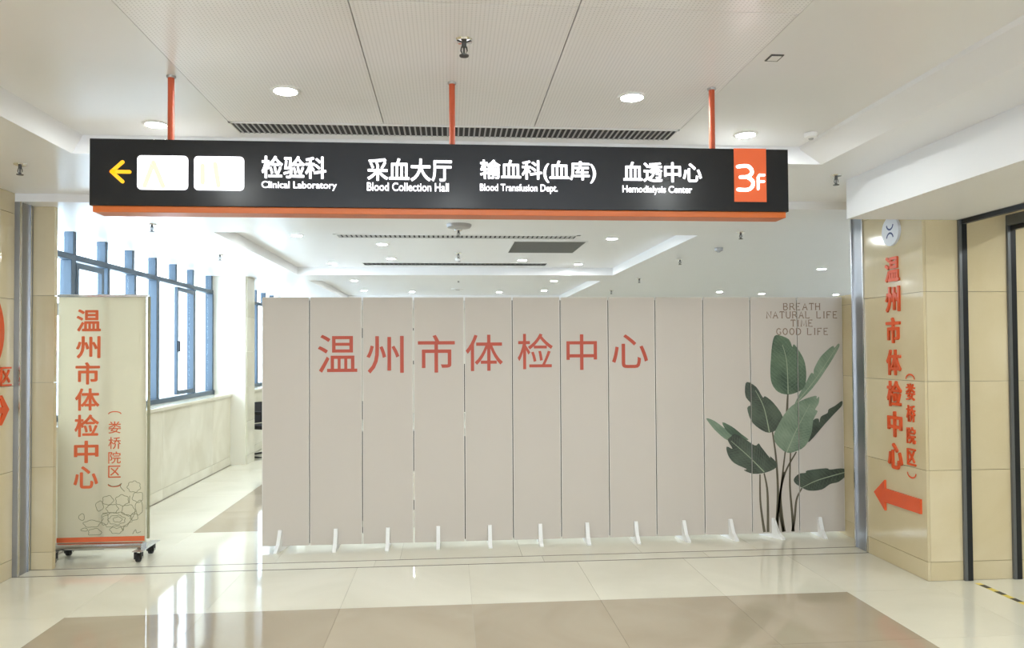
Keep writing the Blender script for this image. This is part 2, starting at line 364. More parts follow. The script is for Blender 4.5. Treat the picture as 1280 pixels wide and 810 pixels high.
# ================================================================ ceilings
def frame_ceiling(name, z, X0, X1, Y0, Y1, hx0, hx1, hy0, hy1, mat, th=0.3):
    bm = bmesh.new()
    bx(bm, X0, hx0, Y0, Y1, z, z+th); bx(bm, hx1, X1, Y0, Y1, z, z+th)
    bx(bm, hx0, hx1, Y0, hy0, z, z+th); bx(bm, hx0, hx1, hy1, Y1, z, z+th)
    return obj(name, bm, mat)
ce = struct(frame_ceiling('ceiling', ZF, XL-0.3, XR+0.3, YB, YS0, -2.19, 2.345, -5.2, 4.60, M['plaster_gloss']), 'white ceiling of the front hall with a shallow recess')
# sloped and stepped risers round the recess
bm = bmesh.new()
prism(bm, [(2.345, ZF), (2.40, ZF+0.1), (2.40, ZR+0.02), (2.20, ZR+0.001), (2.21, ZR-0.02)], -5.2, 4.60)
prism(bm, [(-2.19, ZF), (-2.25, ZF+0.1), (-2.25, ZR+0.02), (-2.13, ZR+0.001), (-2.14, ZR-0.02)], -5.2, 4.60)
obj('riser', bm, M['plaster'], ce)
YV0, YV1 = 4.285, 4.51
bm = bmesh.new()
bx(bm, -2.26, -1.215, -5.2, 4.62, ZR, ZR+0.05); bx(bm, 1.335, 2.42, -5.2, 4.62, ZR, ZR+0.05); bx(bm, -1.215, 1.335, YV1, 4.62, ZR, ZR+0.05)
obj('recess_top', bm, M['plaster_gloss'], ce)
px = [-1.215, -0.363, 0.485, 1.335]; py = [-4.05, -2.35, -0.64, 1.065, 2.77, YV0]
box('recess_backing', -1.215, 1.335, -5.2, YV1, ZR+0.02, ZR+0.05, M['plaster'], ce)
for y0, y1 in zip(py, py[1:]):
    for x0, x1 in zip(px, px[1:]): slab('ceiling_panel', ce, M['perf'], x0, x1, y0, y1, ZR, ZR+0.018, gap=0.005)
# lower lintel at the shutter line and rear ceiling with two recesses
bm = bmesh.new()
HX0, HX1 = -2.15, 2.39
def holes(bm, z, X0, X1, Y0, Y1, hs):
    bx(bm, X0, HX0, Y0, Y1, z, z+0.25); bx(bm, HX1, X1, Y0, Y1, z, z+0.25)
    y = Y0
    for a, b in hs: bx(bm, HX0, HX1, y, a, z, z+0.25); y = b
    bx(bm, HX0, HX1, y, Y1, z, z+0.25)
holes(bm, ZB, -3.62, XE, YS0, YE, [(7.14, 10.98), (11.88, 16.4)])
cr = struct(obj('ceiling_rear', bm, M['plaster_gloss']), 'white ceiling of the rear hall with two shallow recesses')
bm = bmesh.new(); bx(bm, HX0-0.02, HX1+0.02, 7.1, 11.02, ZBR, ZBR+0.05); bx(bm, HX0-0.02, HX1+0.02, 11.85, 16.45, ZBR, ZBR+0.05)
obj('recess_top', bm, M['plaster_gloss'], cr)
struct(box('ceiling_side', XR+0.3, 6.4, 1.2, 5.04, 2.62, 2.72, M['plaster']))

# ================================================================ windows (left of the rear hall)
def window(n, Y0, Y1, ups, lows, thick, sashes, label):
    r = empty('window_%d' % n, (-3.41, (Y0+Y1)/2, 1.02)); struct(r, label)
    o = (-3.41, (Y0+Y1)/2, 1.02)
    def b(name, x0, x1, y0, y1, z0, z1, m, bev=0.004): return box(name, x0, x1, y0, y1, z0, z1, m, r, bev, off=o)
    ZT = 2.45
    b('rail', -3.46, -3.38, Y0, Y1, ZT, ZT+0.055, M['window_frame']); b('rail', -3.46, -3.36, Y0, Y1, 1.02, 1.075, M['window_frame'])
    for y in ups: b('mullion', -3.47, -3.385, y-0.03, y+0.03, ZT+0.055, ZB, M['window_frame'])
    for y in lows:
        t = 0.045 if y in thick else 0.028
        b('mullion', -3.47, -3.37, y-t, y+t, 1.075, ZT, M['window_frame'])
    ys = sorted(set([Y0]+list(ups)+[Y1]))
    for p, q in zip(ys, ys[1:]):
        if q-p > 0.15: b('pane', -3.430, -3.424, p+0.03, q-0.03, ZT+0.055, ZB, M['glass'], 0)
    ys = sorted(set([Y0]+list(lows)+[Y1]))
    for p, q in zip(ys, ys[1:]):
        if q-p > 0.15: b('pane', -3.440, -3.434, p+0.03, q-0.03, 1.075, ZT, M['glass'], 0)
    for p, q in sashes:
        bm = bmesh.new(); x0, x1 = -3.40-o[0], -3.365-o[0]; oy = o[1]; oz = o[2]
        for a, c in ((p, p+0.05), (q-0.05, q)): bx(bm, x0, x1, a-oy, c-oy, 1.09-oz, 2.43-oz)
        for a, c in ((1.09, 1.14), (2.38, 2.43)): bx(bm, x0, x1, p+0.05-oy, q-0.05-oy, a-oz, c-oz)
        s = obj('sash', bm, M['window_frame'], r)
        h = box('handle', x1, x1+0.03, p+0.01-oy, p+0.04-oy, 1.62-oz, 1.76-oz, M['black'], s, 0.005)
    return r
window(1, 6.2, 11.22, [6.54, 7.18, 7.82, 8.46, 9.10, 9.75, 10.39, 11.17], [6.54, 7.13, 7.84, 8.48, 9.12, 10.41, 11.17], [7.13, 9.12], [(7.17, 7.72), (9.72, 10.37)], 'blue grey framed window band above the dado')
window(2, 11.66, 16.9, [11.75, 12.4, 13.05, 13.7, 14.35, 15.0, 15.65, 16.3, 16.85], [11.75, 12.4, 13.7, 15.0, 16.3, 16.85], [11.75, 13.7], [(12.45, 13.1)], 'second window band beyond the column')
sl = struct(box('window_sill', -3.62, XL+0.03, 5.992, 11.22, 0.98, 1.02, M['dado_tile'], None, 0.006), 'pale stone window sill')
sl = struct(box('window_sill', -3.62, XL+0.03, 11.66, 16.9, 0.98, 1.02, M['dado_tile'], None, 0.006), 'stone sill of the second window band')

# what stands outside the windows
bm = bmesh.new(); bx(bm, 0, 6, 0, 26, 0, 3.0); oh = empty('neighbour_building', (-22, 12, -9))
tag(oh, 'pale building seen faintly through the left windows', 'building')
obj('wall', bm, M['far_wall'], oh)
bm = bmesh.new(); bx(bm, 0.5, 6, 0, 26, 3.0, 10.6); obj('wall', bm, M['far_wall'], oh)
for k in range(2): box('ledge', 5.9, 6.5, 0, 26, 9.3+k*1.3, 9.45+k*1.3, M['far_trim'], oh)
for k in range(14): box('pilaster', 6.0, 6.25, 0.6+k*1.9, 1.3+k*1.9, 3, 9.3, M['far_trim'], oh)

# ================================================================ doors: dark frames at the right
def door_frame(n, x0, x1, zh, label, ydeep):
    r = empty('door_%d' % n, (x0, 5.02, 0)); struct(r, label)
    o = (x0, 5.02, 0)
    box('post', x0, x0+0.022, 5.0, 5.02, 0, zh, M['grey_frame'], r, 0.002, o)
    box('post', x0+0.022, x1, 5.0, 5.02, 0, zh, M['black'], r, 0.002, o)
    box('post', x0, x1, 1.42, 1.50, 0, zh, M['black'], r, 0.002, o)
    box('header', x0, x1, 1.42, 5.02, zh, zh+0.075, M['grey_frame'], r, 0.003, o)
    box('header_track', x0+0.02, x1-0.01, 1.5, 5.0, zh-0.03, zh, M['black'], r, 0, o)
door_frame(1, 3.535, 3.595, 2.50, 'dark framed doorway nearest the lettered pier', 0)
door_frame(2, 3.895, 3.955, 2.46, 'second dark door frame at the right edge', 0)
# hazard tape on the floor at the doorway
t = tag(empty('warning_tape', (3.585, 4.90, 0)), 'yellow and black warning tape on the floor at the right doorway', 'floor tape')
box('tape_strip', -0.02, 0.02, -3.35, 0.05, 0.0002, 0.0012, M['yellow_tape'], t)
me = None
for k in range(24):
    if me is None:
        b_ = box('tape_mark', -0.02, 0.02, -0.035, 0.035, 0.0012, 0.0018, M['black_tape'], t); me = b_.data
    else:
        b_ = bpy.data.objects.new('tape_mark', me); COL.objects.link(b_); b_.parent = t
    b_.location = (0, -0.03-k*0.14, 0)

# ================================================================ folding screen
PX = [-1.524, -1.142, -0.716, -0.299, 0.122, 0.522, 0.926, 1.334, 1.739, 2.155, 2.569, 2.987, 3.395]
YP, ZP0, ZP1 = 6.33, 0.035, 2.05
scr = tag(empty('folding_screen', (0.9, YP, 0)), 'long beige folding screen of twelve panels with red characters and printed leaves', 'screen')
OX = 0.9
panels = []
for i in range(12):
    a, b = PX[i]-OX+0.004, PX[i+1]-OX-0.004
    bm = bmesh.new(); bx(bm, a+0.005, b-0.005, 0, 0.022, ZP0, ZP1, 0.0015)
    p = obj('panel', bm, M['screen'], scr); panels.append(p)
    bm = bmesh.new(); bx(bm, a, a+0.005, -0.001, 0.023, ZP0, ZP1); bx(bm, b-0.005, b, -0.001, 0.023, ZP0, ZP1)
    bx(bm, a+0.005, b-0.005, -0.001, 0.023, ZP1, ZP1+0.005)
    obj('edging', bm, M['screen_edge'], p)
for i in range(1, 12):
    x = PX[i]-OX
    spans = [(0.05, 2.03)]
    if i == 2: spans = [(0.12, 0.17), (0.22, 0.95), (1.05, 1.2), (1.72, 1.80)]
    if i == 3: spans = [(0.30, 0.38), (0.62, 0.95), (1.5, 1.53), (1.78, 1.80)]
    if i == 4: spans = [(0.05, 0.9), (1.1, 1.5)]
    for z0, z1 in spans: box('seam_light_stop', x-0.007, x+0.007, 0.012, 0.0165, z0, z1, M['light_stop'], scr)  # dark strips added behind the gaps to stop light from the rear hall
# feet: white fins in front of and behind each panel
FX = [-1.372, -0.93, -0.51, -0.10, 0.325, 0.745, 1.14, 1.555, 1.965, 2.37, 2.745, 3.16]
fin = None
for k, x in enumerate(FX):
    if fin is None:
        bm = bmesh.new()
        def fin_part(pr):
            va = [bm.verts.new((-0.015, y, z)) for y, z in pr]; vb = [bm.verts.new((0.015, y, z)) for y, z in pr]
            n = len(pr); bm.faces.new(va); bm.faces.new(vb[::-1])
            for i in range(n): bm.faces.new((va[i], va[(i+1) % n], vb[(i+1) % n], vb[i]))
        fin_part([(-0.115, 0.0), (-0.115, 0.012), (-0.06, 0.06), (-0.018, 0.165), (-0.002, 0.165), (-0.002, 0.0)])
        fin_part([(0.024, 0.0), (0.024, 0.165), (0.04, 0.165), (0.075, 0.06), (0.13, 0.012), (0.13, 0.0)])
        fin_part([(-0.002, 0.0), (-0.002, 0.034), (0.024, 0.034), (0.024, 0.0)])
        f_ = obj('foot', bm, M['white_plastic'], scr); fin = f_.data
    else:
        f_ = bpy.data.objects.new('foot', fin); COL.objects.link(f_); f_.parent = scr
    f_.location = (x-OX, 0, 0)
    f_.rotation_euler = (0, 0, math.radians({0: -10, 8: 8, 9: 12, 10: 30}.get(k, 0)))
# red characters, one per panel: (character, x centre, z centre, width, height)
for i, ch, x0, x1, z0, z1 in [(1, '温', -1.075, -0.757, 1.437, 1.747), (2, '州', -0.682, -0.378, 1.427, 1.735), (3, '市', -0.262, 0.043, 1.430, 1.742),
                              (4, '体', 0.133, 0.442, 1.440, 1.742), (5, '检', 0.566, 0.862, 1.452, 1.750), (6, '中', 0.978, 1.238, 1.442, 1.742), (7, '心', 1.366, 1.675, 1.455, 1.740)]:
    glyphs('character', ch, (x0+x1)/2-OX, (z0+z1)/2, x1-x0, z1-z0, 0.0008, M['red_print'], panels[i], y=-0.0002, weight=0.006)
# printed leaves: outlines in screen metres (x from left wall axis, z up)
def Z(zx, zy):       # drawing units of the leaf sketch -> metres on the screen
    x = 870+zx/3.855; y = 410+zy/3.855
    return (2.155+(x-880)*0.00709-OX, 2.05-(y-373)*0.006825)
leaves = [
    ('leaf_light', [(50, 438), (90, 452), (150, 498), (178, 520), (150, 545), (100, 505), (70, 470)], None),
    ('leaf_mid', [(125, 458), (172, 480), (215, 515), (250, 545), (200, 535), (150, 505)], None),
    ('leaf_light', [(690, 82), (694, 100), (640, 190), (560, 300), (480, 372), (485, 350), (530, 270), (555, 225), (568, 228), (570, 205), (600, 150), (640, 110), (665, 93), (672, 102)], [(688, 90), (580, 250), (482, 368)]),
    ('leaf_mid', [(405, 40), (450, 60), (466, 97), (474, 84), (500, 118), (525, 170), (532, 240), (520, 295), (480, 320), (440, 328), (395, 315), (365, 275), (358, 220), (362, 150), (368, 90), (380, 45)], [(418, 85), (438, 170), (443, 325)]),
    ('leaf_dark', [(245, 265), (290, 290), (320, 340), (332, 335), (372, 368), (415, 435), (400, 485), (350, 512), (300, 490), (262, 450), (245, 390), (266, 374), (240, 340), (235, 300)], [(285, 305), (325, 390), (350, 510)]),
    ('leaf_dark', [(703, 362), (703, 385), (670, 420), (620, 472), (540, 560), (545, 520), (562, 455), (588, 447), (592, 466), (600, 437), (632, 420), (638, 402), (670, 385)], None),
    ('leaf_light', [(575, 335), (580, 350), (592, 340), (590, 372), (572, 402), (584, 412), (562, 455), (552, 520), (520, 580), (470, 605), (430, 608), (385, 570), (370, 530), (390, 480), (440, 400), (500, 360)], [(548, 375), (480, 500), (432, 606)]),
    ('leaf_dark', [(185, 515), (235, 542), (280, 572), (297, 562), (310, 580), (350, 632), (352, 625), (378, 652), (380, 680), (330, 703), (270, 708), (225, 690), (238, 684), (180, 655), (150, 615), (144, 575), (172, 586), (150, 545), (165, 528)], [(165, 548), (250, 625), (322, 700)]),
    ('leaf_dark', [(465, 735), (490, 712), (522, 708), (530, 697), (620, 688), (640, 695), (690, 690), (720, 697), (720, 722), (682, 755), (640, 765), (600, 790), (540, 795), (500, 778), (470, 757)], [(498, 782), (580, 745), (718, 708)]),
]
def Zs(sx, sy): return Z((840+sx/2.315-870)*3.855, (350+sy/2.315-410)*3.855)
stems = [[(335, 328), (333, 360), (331, 400)], [(288, 440), (298, 520), (302, 620), (296, 733)], [(325, 500), (312, 600), (302, 680), (299, 733)],
         [(357, 503), (325, 560), (310, 620), (312, 680), (319, 733)], [(321, 560), (305, 650), (316, 733)], [(340, 505), (337, 600), (343, 690), (345, 733)],
         [(372, 608), (356, 640), (350, 690), (343, 733)], [(263, 563), (272, 620), (272, 733)], [(251, 566), (251, 640), (257, 700), (262, 733)]]
def panel_print(name, maker, mat):
    """cut a printed shape along the panel joints; each piece goes on its own panel"""
    for i in (9, 10, 11):
        bm = bmesh.new(); maker(bm)
        a, b = PX[i]-OX+0.0045, PX[i+1]-OX-0.0045
        for c, nrm in ((a, (-1, 0, 0)), (b, (1, 0, 0))):
            bmesh.ops.bisect_plane(bm, geom=bm.verts[:]+bm.edges[:]+bm.faces[:], plane_co=(c, 0, 0), plane_no=nrm, clear_outer=True)
        bmesh.ops.bisect_plane(bm, geom=bm.verts[:]+bm.edges[:]+bm.faces[:], plane_co=(0, 0, ZP0+0.003), plane_no=(0, 0, -1), clear_outer=True)
        if bm.faces:
            o_ = obj(name, bm, mat, panels[i])
            if name == 'side_veins': o_['kind'] = 'stuff'
        else: bm.free()
def mk_stem(s):
    def f(bm): 
        p = spline([Zs(*q) for q in s], 6); n = len(p)
        ribbon(bm, p, [0.012+0.014*k/n for k in range(n)], -0.0014)
    return f
for s in stems: panel_print('stem', mk_stem(s), M['stem_ink'])
for k, (mt, pts, rib) in enumerate(leaves):
    yy = -0.0018-0.0003*k
    def mk(bm, pts=pts, yy=yy):
        P = [Z(*p) for p in spline(pts, 3, True)]
        vs = [bm.verts.new((x, yy, z)) for x, z in P]
        bmesh.ops.triangle_fill(bm, use_beauty=True, edges=[bm.edges.new((vs[i], vs[(i+1) % len(vs)])) for i in range(len(vs))])
    panel_print('leaf', mk, M[mt])
    if rib:
        def mr(bm, rib=rib, yy=yy):
            p = spline([Z(*q) for q in rib], 6); n = len(p)
            ribbon(bm, p, [0.004+0.006*j/n for j in range(n)], yy-0.00015)
        panel_print('leaf_rib', mr, M['rib_ink'])
        def mv(bm, rib=rib, pts=pts, yy=yy):
            P = [Z(*p) for p in spline(pts, 3, True)]; c = spline([Z(*q) for q in rib], 8)
            def inside(x, y):
                r_ = False; j = len(P)-1
                for i in range(len(P)):
                    if (P[i][1] > y) != (P[j][1] > y) and x < (P[j][0]-P[i][0])*(y-P[i][1])/(P[j][1]-P[i][1])+P[i][0]: r_ = not r_
                    j = i
                return r_
            for i in range(1, len(c)-1):
                t = (Vector(c[i-1])-Vector(c[i])).normalized()
                for sg_ in (-1, 1):
                    d = Matrix.Rotation(sg_*math.radians(58), 2) @ t; q = Vector(c[i]); line = [tuple(q)]
                    for k_ in range(40):
                        q = q+d*0.01+t*0.0006*k_*0.3
                        if not inside(q.x, q.y): break
                        line.append(tuple(q))
                    if len(line) > 3: ribbon(bm, line[:-1], 0.0022, yy-0.0001)
        panel_print('side_veins', mv, M['vein_ink'][mt])
# four lines of small serif capitals on the last two panels
SER = {'B': [[(0, 0), (0, 1), (.55, 1), (.7, .78), (.5, .53), (0, .53)], [(.5, .53), (.78, .28), (.55, 0), (0, 0)]],
       'R': [[(0, 0), (0, 1), (.55, 1), (.72, .76), (.5, .5), (0, .5)], [(.42, .5), (.85, 0)]],
       'E': [[(.7, 1), (0, 1), (0, 0), (.72, 0)], [(0, .52), (.5, .52)]], 'A': [[(0, 0), (.42, 1), (.84, 0)], [(.17, .36), (.67, .36)]],
       'T': [[(0, .85), (0, 1), (.8, 1), (.8, .85)], [(.4, 1), (.4, 0)]], 'H': [[(0, 0), (0, 1)], [(.75, 0), (.75, 1)], [(0, .52), (.75, .52)]],
       'N': [[(0, 0), (0, 1), (.78, 0), (.78, 1)]], 'U': [[(0, 1), (0, .25), (.2, 0), (.55, 0), (.75, .25), (.75, 1)]],
       'L': [[(0, 1), (0, 0), (.68, 0), (.68, .14)]], 'I': [[(.15, 0), (.15, 1)]], 'F': [[(.7, .88), (.7, 1), (0, 1), (0, 0)], [(0, .52), (.5, .52)]],
       'M': [[(0, 0), (.08, 1), (.5, .1), (.92, 1), (1, 0)]], 'G': [[(.75, .82), (.45, 1), (.12, .85), (0, .5), (.12, .15), (.45, 0), (.78, .15), (.78, .42), (.55, .42)]],
       'O': [[(.42, 1), (.12, .85), (0, .5), (.12, .15), (.42, 0), (.72, .15), (.84, .5), (.72, .85), (.42, 1)]],
       'D': [[(0, 0), (0, 1), (.4, 1), (.75, .8), (.82, .5), (.75, .2), (.4, 0), (0, 0)]]}
WID = {'I': .3, 'M': 1.0, 'A': .84, ' ': .5, 'O': .84}
def serif_line(bm, s, xc, z, h, keep):
    tot = sum(WID.get(c, .78) for c in s)+0.42*(len(s)-1); x = xc-tot*h*0.5*0.86
    for i_, c in enumerate(s):
        for st in (SER.get(c, []) if keep[i_] else []):
            ribbon(bm, [(x+p[0]*h*.86, z+p[1]*h) for p in st], h*0.15, -0.0014)
            for p in (st[0], st[-1]):
                if p[1] in (0, 1) and c not in 'OGDBE': ribbon(bm, [(x+p[0]*h*.86-h*.13, z+p[1]*h), (x+p[0]*h*.86+h*.13, z+p[1]*h)], h*0.07, -0.0015)
        x += (WID.get(c, .78)+0.42)*h*.86
for s, xc, yc in (('BREATH', 1003.5, 384), ('NATURAL LIFE', 1004, 394.5), ('TIME', 1003.5, 405), ('GOOD LIFE', 1004, 415.5)):
    cx = 2.155+(xc-880)*0.00709-OX; cz = 2.05-(yc-373)*0.006825-0.029
    for wd_ in s.split():
        keep = [s.find(wd_) <= i < s.find(wd_)+len(wd_) for i in range(len(s))]
        panel_print('printed_word', lambda bm, s=s, keep=keep, cx=cx, cz=cz: serif_line(bm, s, cx, cz, 0.055, keep), M['brown_print'])

# ================================================================ hanging sign
SY = 3.53
sg = tag(empty('hanging_sign', (0.014, SY, 2.2)), 'long charcoal illuminated direction sign hung from three orange rods', 'sign')
ox, oz = 0.014, 2.2
body = box('sign_box', -1.619, 1.619, 0, 0.13, 0.066, 0.368, M['sign_body'], sg, 0.003)
box('bottom_strip', -1.608, 1.608, 0.008, 0.122, 0.038, 0.066, M['sign_orange'], sg, 0.003)
for x in (-1.275, 0.016, 1.281):
    bm = bmesh.new(); tube(bm, [(x-ox, 0.065, 0.366), (x-ox, 0.065, ZR-oz)], 0.0145, 14); r = obj('hanging_rod', bm, M['rod_orange'], sg, True)
    bm = bmesh.new(); lathe(bm, [(0.018, ZR-oz-0.010), (0.021, ZR-oz-0.006), (0.021, ZR-oz)], 20, (x-ox, 0.065, 0)); obj('rod_cap', bm, M['vent_slat'], r, True)
def rrect(bm, x0, x1, z0, z1, rad, y0, y1):
    pts = []
    for cx, cz, a0 in ((x1-rad, z1-rad, 0), (x0+rad, z1-rad, 90), (x0+rad, z0+rad, 180), (x1-rad, z0+rad, 270)):
        for k in range(6): a = math.radians(a0+18*k); pts.append((cx+rad*math.cos(a), cz+rad*math.sin(a)))
    prism(bm, pts, y0, y1)
def capsule_strokes(bm, strokes, wd, y0, y1):
    for st in strokes:
        for (ax, az), (bx_, bz) in zip(st, st[1:]):
            d = Vector((bx_-ax, bz-az)); L = d.length; an = math.atan2(d.y, d.x); pts = []
            for k in range(9): t = an+math.pi/2+math.pi*k/8; pts.append((ax+wd/2*math.cos(t), az+wd/2*math.sin(t)))
            for k in range(9): t = an-math.pi/2+math.pi*k/8; pts.append((bx_+wd/2*math.cos(t), bz+wd/2*math.sin(t)))
            prism(bm, pts, y0, y1)
bm = bmesh.new(); capsule_strokes(bm, [[(-1.445, 0.218), (-1.52, 0.218)], [(-1.475, 0.262), (-1.522, 0.218), (-1.475, 0.174)]], 0.016, -0.004, 0.001)
obj('arrow', bm, M['sign_yellow'], sg)
for x0, x1, st in ((-1.411, -1.19, [[(-1.378, 0.155), (-1.34, 0.262), (-1.298, 0.155)]]), (-1.163, -0.943, [[(-1.125, 0.172), (-1.125, 0.25)], [(-1.055, 0.16), (-1.07, 0.258)]])):
    bm = bmesh.new(); rrect(bm, x0, x1, 0.139, 0.293, 0.018, -0.004, 0.001); p = obj('lit_plate', bm, M['sign_white'], sg)
    bm = bmesh.new(); capsule_strokes(bm, st, 0.021, -0.0055, -0.0035); obj('plate_letter', bm, M['pale_yellow'], p)
for txt, x0, x1, z0, z1 in (('检验科', -0.851, -0.561, 2.397, 2.500), ('采血大厅', -0.375, 0.014, 2.392, 2.497), ('输血科(血库)', 0.145, 0.692, 2.392, 2.497), ('血透中心', 0.824, 1.204, 2.402, 2.497)):
    glyphs('sign_words', txt, (x0+x1)/2-ox, (z0+z1)/2-oz, x1-x0, z1-z0, 0.005, M['sign_white'], sg, y=0.001, weight=0.018)
for txt, x0, x1, z0, z1 in (('Clinical Laboratory', -0.851, -0.514, 2.343, 2.384), ('Blood Collection Hall', -0.376, -0.001, 2.345, 2.384), ('Blood Transfusion Dept.', 0.144, 0.509, 2.340, 2.384), ('Hemodialysis Center', 0.819, 1.156, 2.341, 2.384)):
    glyphs('sign_words', txt, (x0+x1)/2-ox, (z0+z1)/2-oz, x1-x0, z1-z0, 0.005, M['sign_white'], sg, y=0.001, weight=0.009)
p = box('floor_plate', 1.363-ox, 1.522-ox, -0.003, 0.001, 0.112, 0.369, M['orange_lit'], sg)
bm = bmesh.new()
c3 = [(1.380, 2.480), (1.425, 2.484), (1.447, 2.468), (1.447, 2.447), (1.425, 2.432), (1.393, 2.430)]
c3b = [(1.425, 2.432), (1.452, 2.412), (1.452, 2.388), (1.430, 2.370), (1.380, 2.370)]
capsule_strokes(bm, [[(x-ox, z-oz) for x, z in spline(c, 4)] for c in (c3, c3b)], 0.0155, -0.007, -0.0025)
capsule_strokes(bm, [[(1.480-ox, 2.374-oz), (1.480-ox, 2.430-oz), (1.488-ox, 2.441-oz), (1.510-ox, 2.441-oz)], [(1.480-ox, 2.410-oz), (1.508-ox, 2.410-oz)]], 0.0115, -0.007, -0.0025)
obj('floor_number', bm, M['sign_white'], p)

# ================================================================ wall lettering and emblem (right pier)
RW = -math.pi/2
L1 = tag(empty('wall_lettering', (XR, 5.375, 0.0), RW), 'large orange red characters in a column on the right stone pier', 'lettering')
for ch, z in zip('温州市体检中心', (2.195, 1.971, 1.740, 1.503, 1.272, 1.047, 0.812)):
    glyphs('character', ch, 0, z, 0.175, 0.19, 0.014, M['red_acrylic'], L1, y=0, weight=0.022)
L2 = tag(empty('wall_lettering', (XR, 5.18, 0.0), RW), 'small orange red bracketed characters beside the large ones on the right pier', 'lettering')
for ch, z in zip('娄桥院区', (1.295, 1.141, 0.986, 0.832)): glyphs('character', ch, 0, z, 0.10, 0.12, 0.01, M['red_acrylic'], L2, weight=0.012)
for s, z in ((1, 1.385), (-1, 0.72)):
    bm = bmesh.new(); ribbon(bm, [(0.05*math.cos(math.radians(a)), z+s*0.035*math.sin(math.radians(a))) for a in range(0, 181, 15)], 0.012, -0.006)
    obj('bracket', bm, M['red_acrylic'], L2)
L3 = tag(empty('wall_arrow', (XR, 5.37, 0.5), RW), 'solid orange red arrow pointing left low on the right pier', 'arrow sign')
bm = bmesh.new(); prism(bm, [(-0.285, 0.0), (-0.14, 0.115), (-0.14, 0.052), (0.295, 0.052), (0.295, -0.05), (-0.14, -0.052), (-0.14, -0.115)], -0.016, 0)
obj('arrow_face', bm, M['red_acrylic'], L3)
def emblem(parent, s, y):
    bm = bmesh.new()
    for k, (sgn, cz) in enumerate(((1, -0.58), (-1, 0.58))):
        ribbon(bm, [(0.42*s*math.cos(math.radians(a)), (cz*0.95+sgn*0.42*math.sin(math.radians(a)))*s) for a in range(10, 171, 16)], 0.13*s, y)
    obj('emblem_mark', bm, M['blue_ink'], parent)
L4 = tag(empty('round_emblem', (XR, 5.375, 2.475), RW), 'white round emblem plate with two blue arcs high on the right pier', 'emblem')
bm = bmesh.new(); pts = [(0.108*math.cos(2*math.pi*k/32), 0.108*math.sin(2*math.pi*k/32)) for k in range(32)]; prism(bm, pts, -0.02, 0); obj('plate', bm, M['logo_white'], L4)
emblem(L4, 0.10, -0.021)
# left wall: large ring emblem, small character and arrow
LW = math.pi/2
R1 = tag(empty('ring_emblem', (XL+0.001, 5.25, 1.76), LW), 'large orange ring cropped by the left edge of the photo', 'emblem')
bm = bmesh.new()
ro, ri = 0.38, 0.30; n = 48
for k in range(n):
    a, b = 2*math.pi*k/n, 2*math.pi*(k+1)/n
    q = [(ro*math.cos(a), ro*math.sin(a)), (ro*math.cos(b), ro*math.sin(b)), (ri*math.cos(b), ri*math.sin(b)), (ri*math.cos(a), ri*math.sin(a))]
    prism(bm, q, -0.012, 0)
bmesh.ops.remove_doubles(bm, verts=bm.verts, dist=1e-5)
obj('ring', bm, M['red_acrylic'], R1)
R2 = tag(empty('wall_lettering', (XL, 5.665, 1.445), LW), 'small orange character under the ring at the left edge', 'lettering')
glyphs('character', '区', 0.0, 0, 0.125, 0.135, 0.012, M['red_acrylic'], R2, weight=0.004)
R3 = tag(empty('wall_arrow', (XL, 5.55, 1.21), LW), 'orange arrow pointing right at the left edge of the photo', 'arrow sign')
bm = bmesh.new(); prism(bm, [(-0.30, 0.022), (0.075, 0.022), (0.028, 0.105), (0.062, 0.105), (0.15, 0), (0.062, -0.105), (0.028, -0.105), (0.075, -0.022), (-0.30, -0.022)], -0.012, 0); obj('arrow_face', bm, M['red_acrylic'], R3)

# ================================================================ roll-up banner on wheels
BX0, BX1, BY = -3.10, -2.415, 6.34
bn = tag(empty('banner_stand', ((BX0+BX1)/2*0.978-0.012, 6.20, 0.0355)), 'cream roll up banner on a wheeled silver base left of the screen', 'banner stand')
hw = (BX1-BX0)/2
bm = bmesh.new(); NX, NZ = 24, 12; rows = []
for j in range(NZ+1):
    z = 0.095+(2.06-0.095)*j/NZ; row = []
    for i in range(NX+1):
        u = i/NX; edge = max(0, u-0.93)/0.07
        row.append(bm.verts.new((-hw+2*hw*u, 0.006*math.sin(u*5.2+0.6)-0.016*edge*edge*(0.3+0.7*j/NZ), z)))
    rows.append(row)
for j in range(NZ):
    for i in range(NX): bm.faces.new((rows[j][i], rows[j][i+1], rows[j+1][i+1], rows[j+1][i]))
bmesh.ops.solidify(bm, geom=bm.faces[:], thickness=0.0015)
cloth = obj('banner_cloth', bm, M['banner'], bn, True)
def bp(x, y): return (-hw+(x-66)*0.00556-0.0+0.0, 2.055-(y-373)*0.00640)
def bpx(x): return (x-188)*0.00668+BX1-(BX0+BX1)/2
def bpz(y): return 2.055-(y-373)*0.00641
yp = -0.011
for ch, y in zip('温州市体检中心', (402, 435.5, 468, 500.5, 533, 565.5, 597)):
    glyphs('character', ch, bpx(121-0.012*(y-400)), bpz(y), 0.188, 0.178, 0.0008, M['banner_red'], cloth, y=yp, weight=0.022)
for ch, y in zip('娄桥院区', (535.5, 555, 573, 590.5)): glyphs('character', ch, bpx(151.5), bpz(y), 0.096, 0.096, 0.0008, M['banner_red'], cloth, y=yp, weight=0.004)
for s, y in ((1, 519), (-1, 606)):
    bm = bmesh.new(); ribbon(bm, [(bpx(151.5)+0.048*math.cos(math.radians(a)), bpz(y)+s*0.02*math.sin(math.radians(a))) for a in range(0, 181, 15)], 0.008, yp); obj('bracket', bm, M['banner_red'], cloth)
bm = bmesh.new(); bx(bm, -hw+0.002, bpx(186.5), yp-0.0006, yp, bpz(677), bpz(671)); obj('red_band', bm, M['banner_red'], cloth)
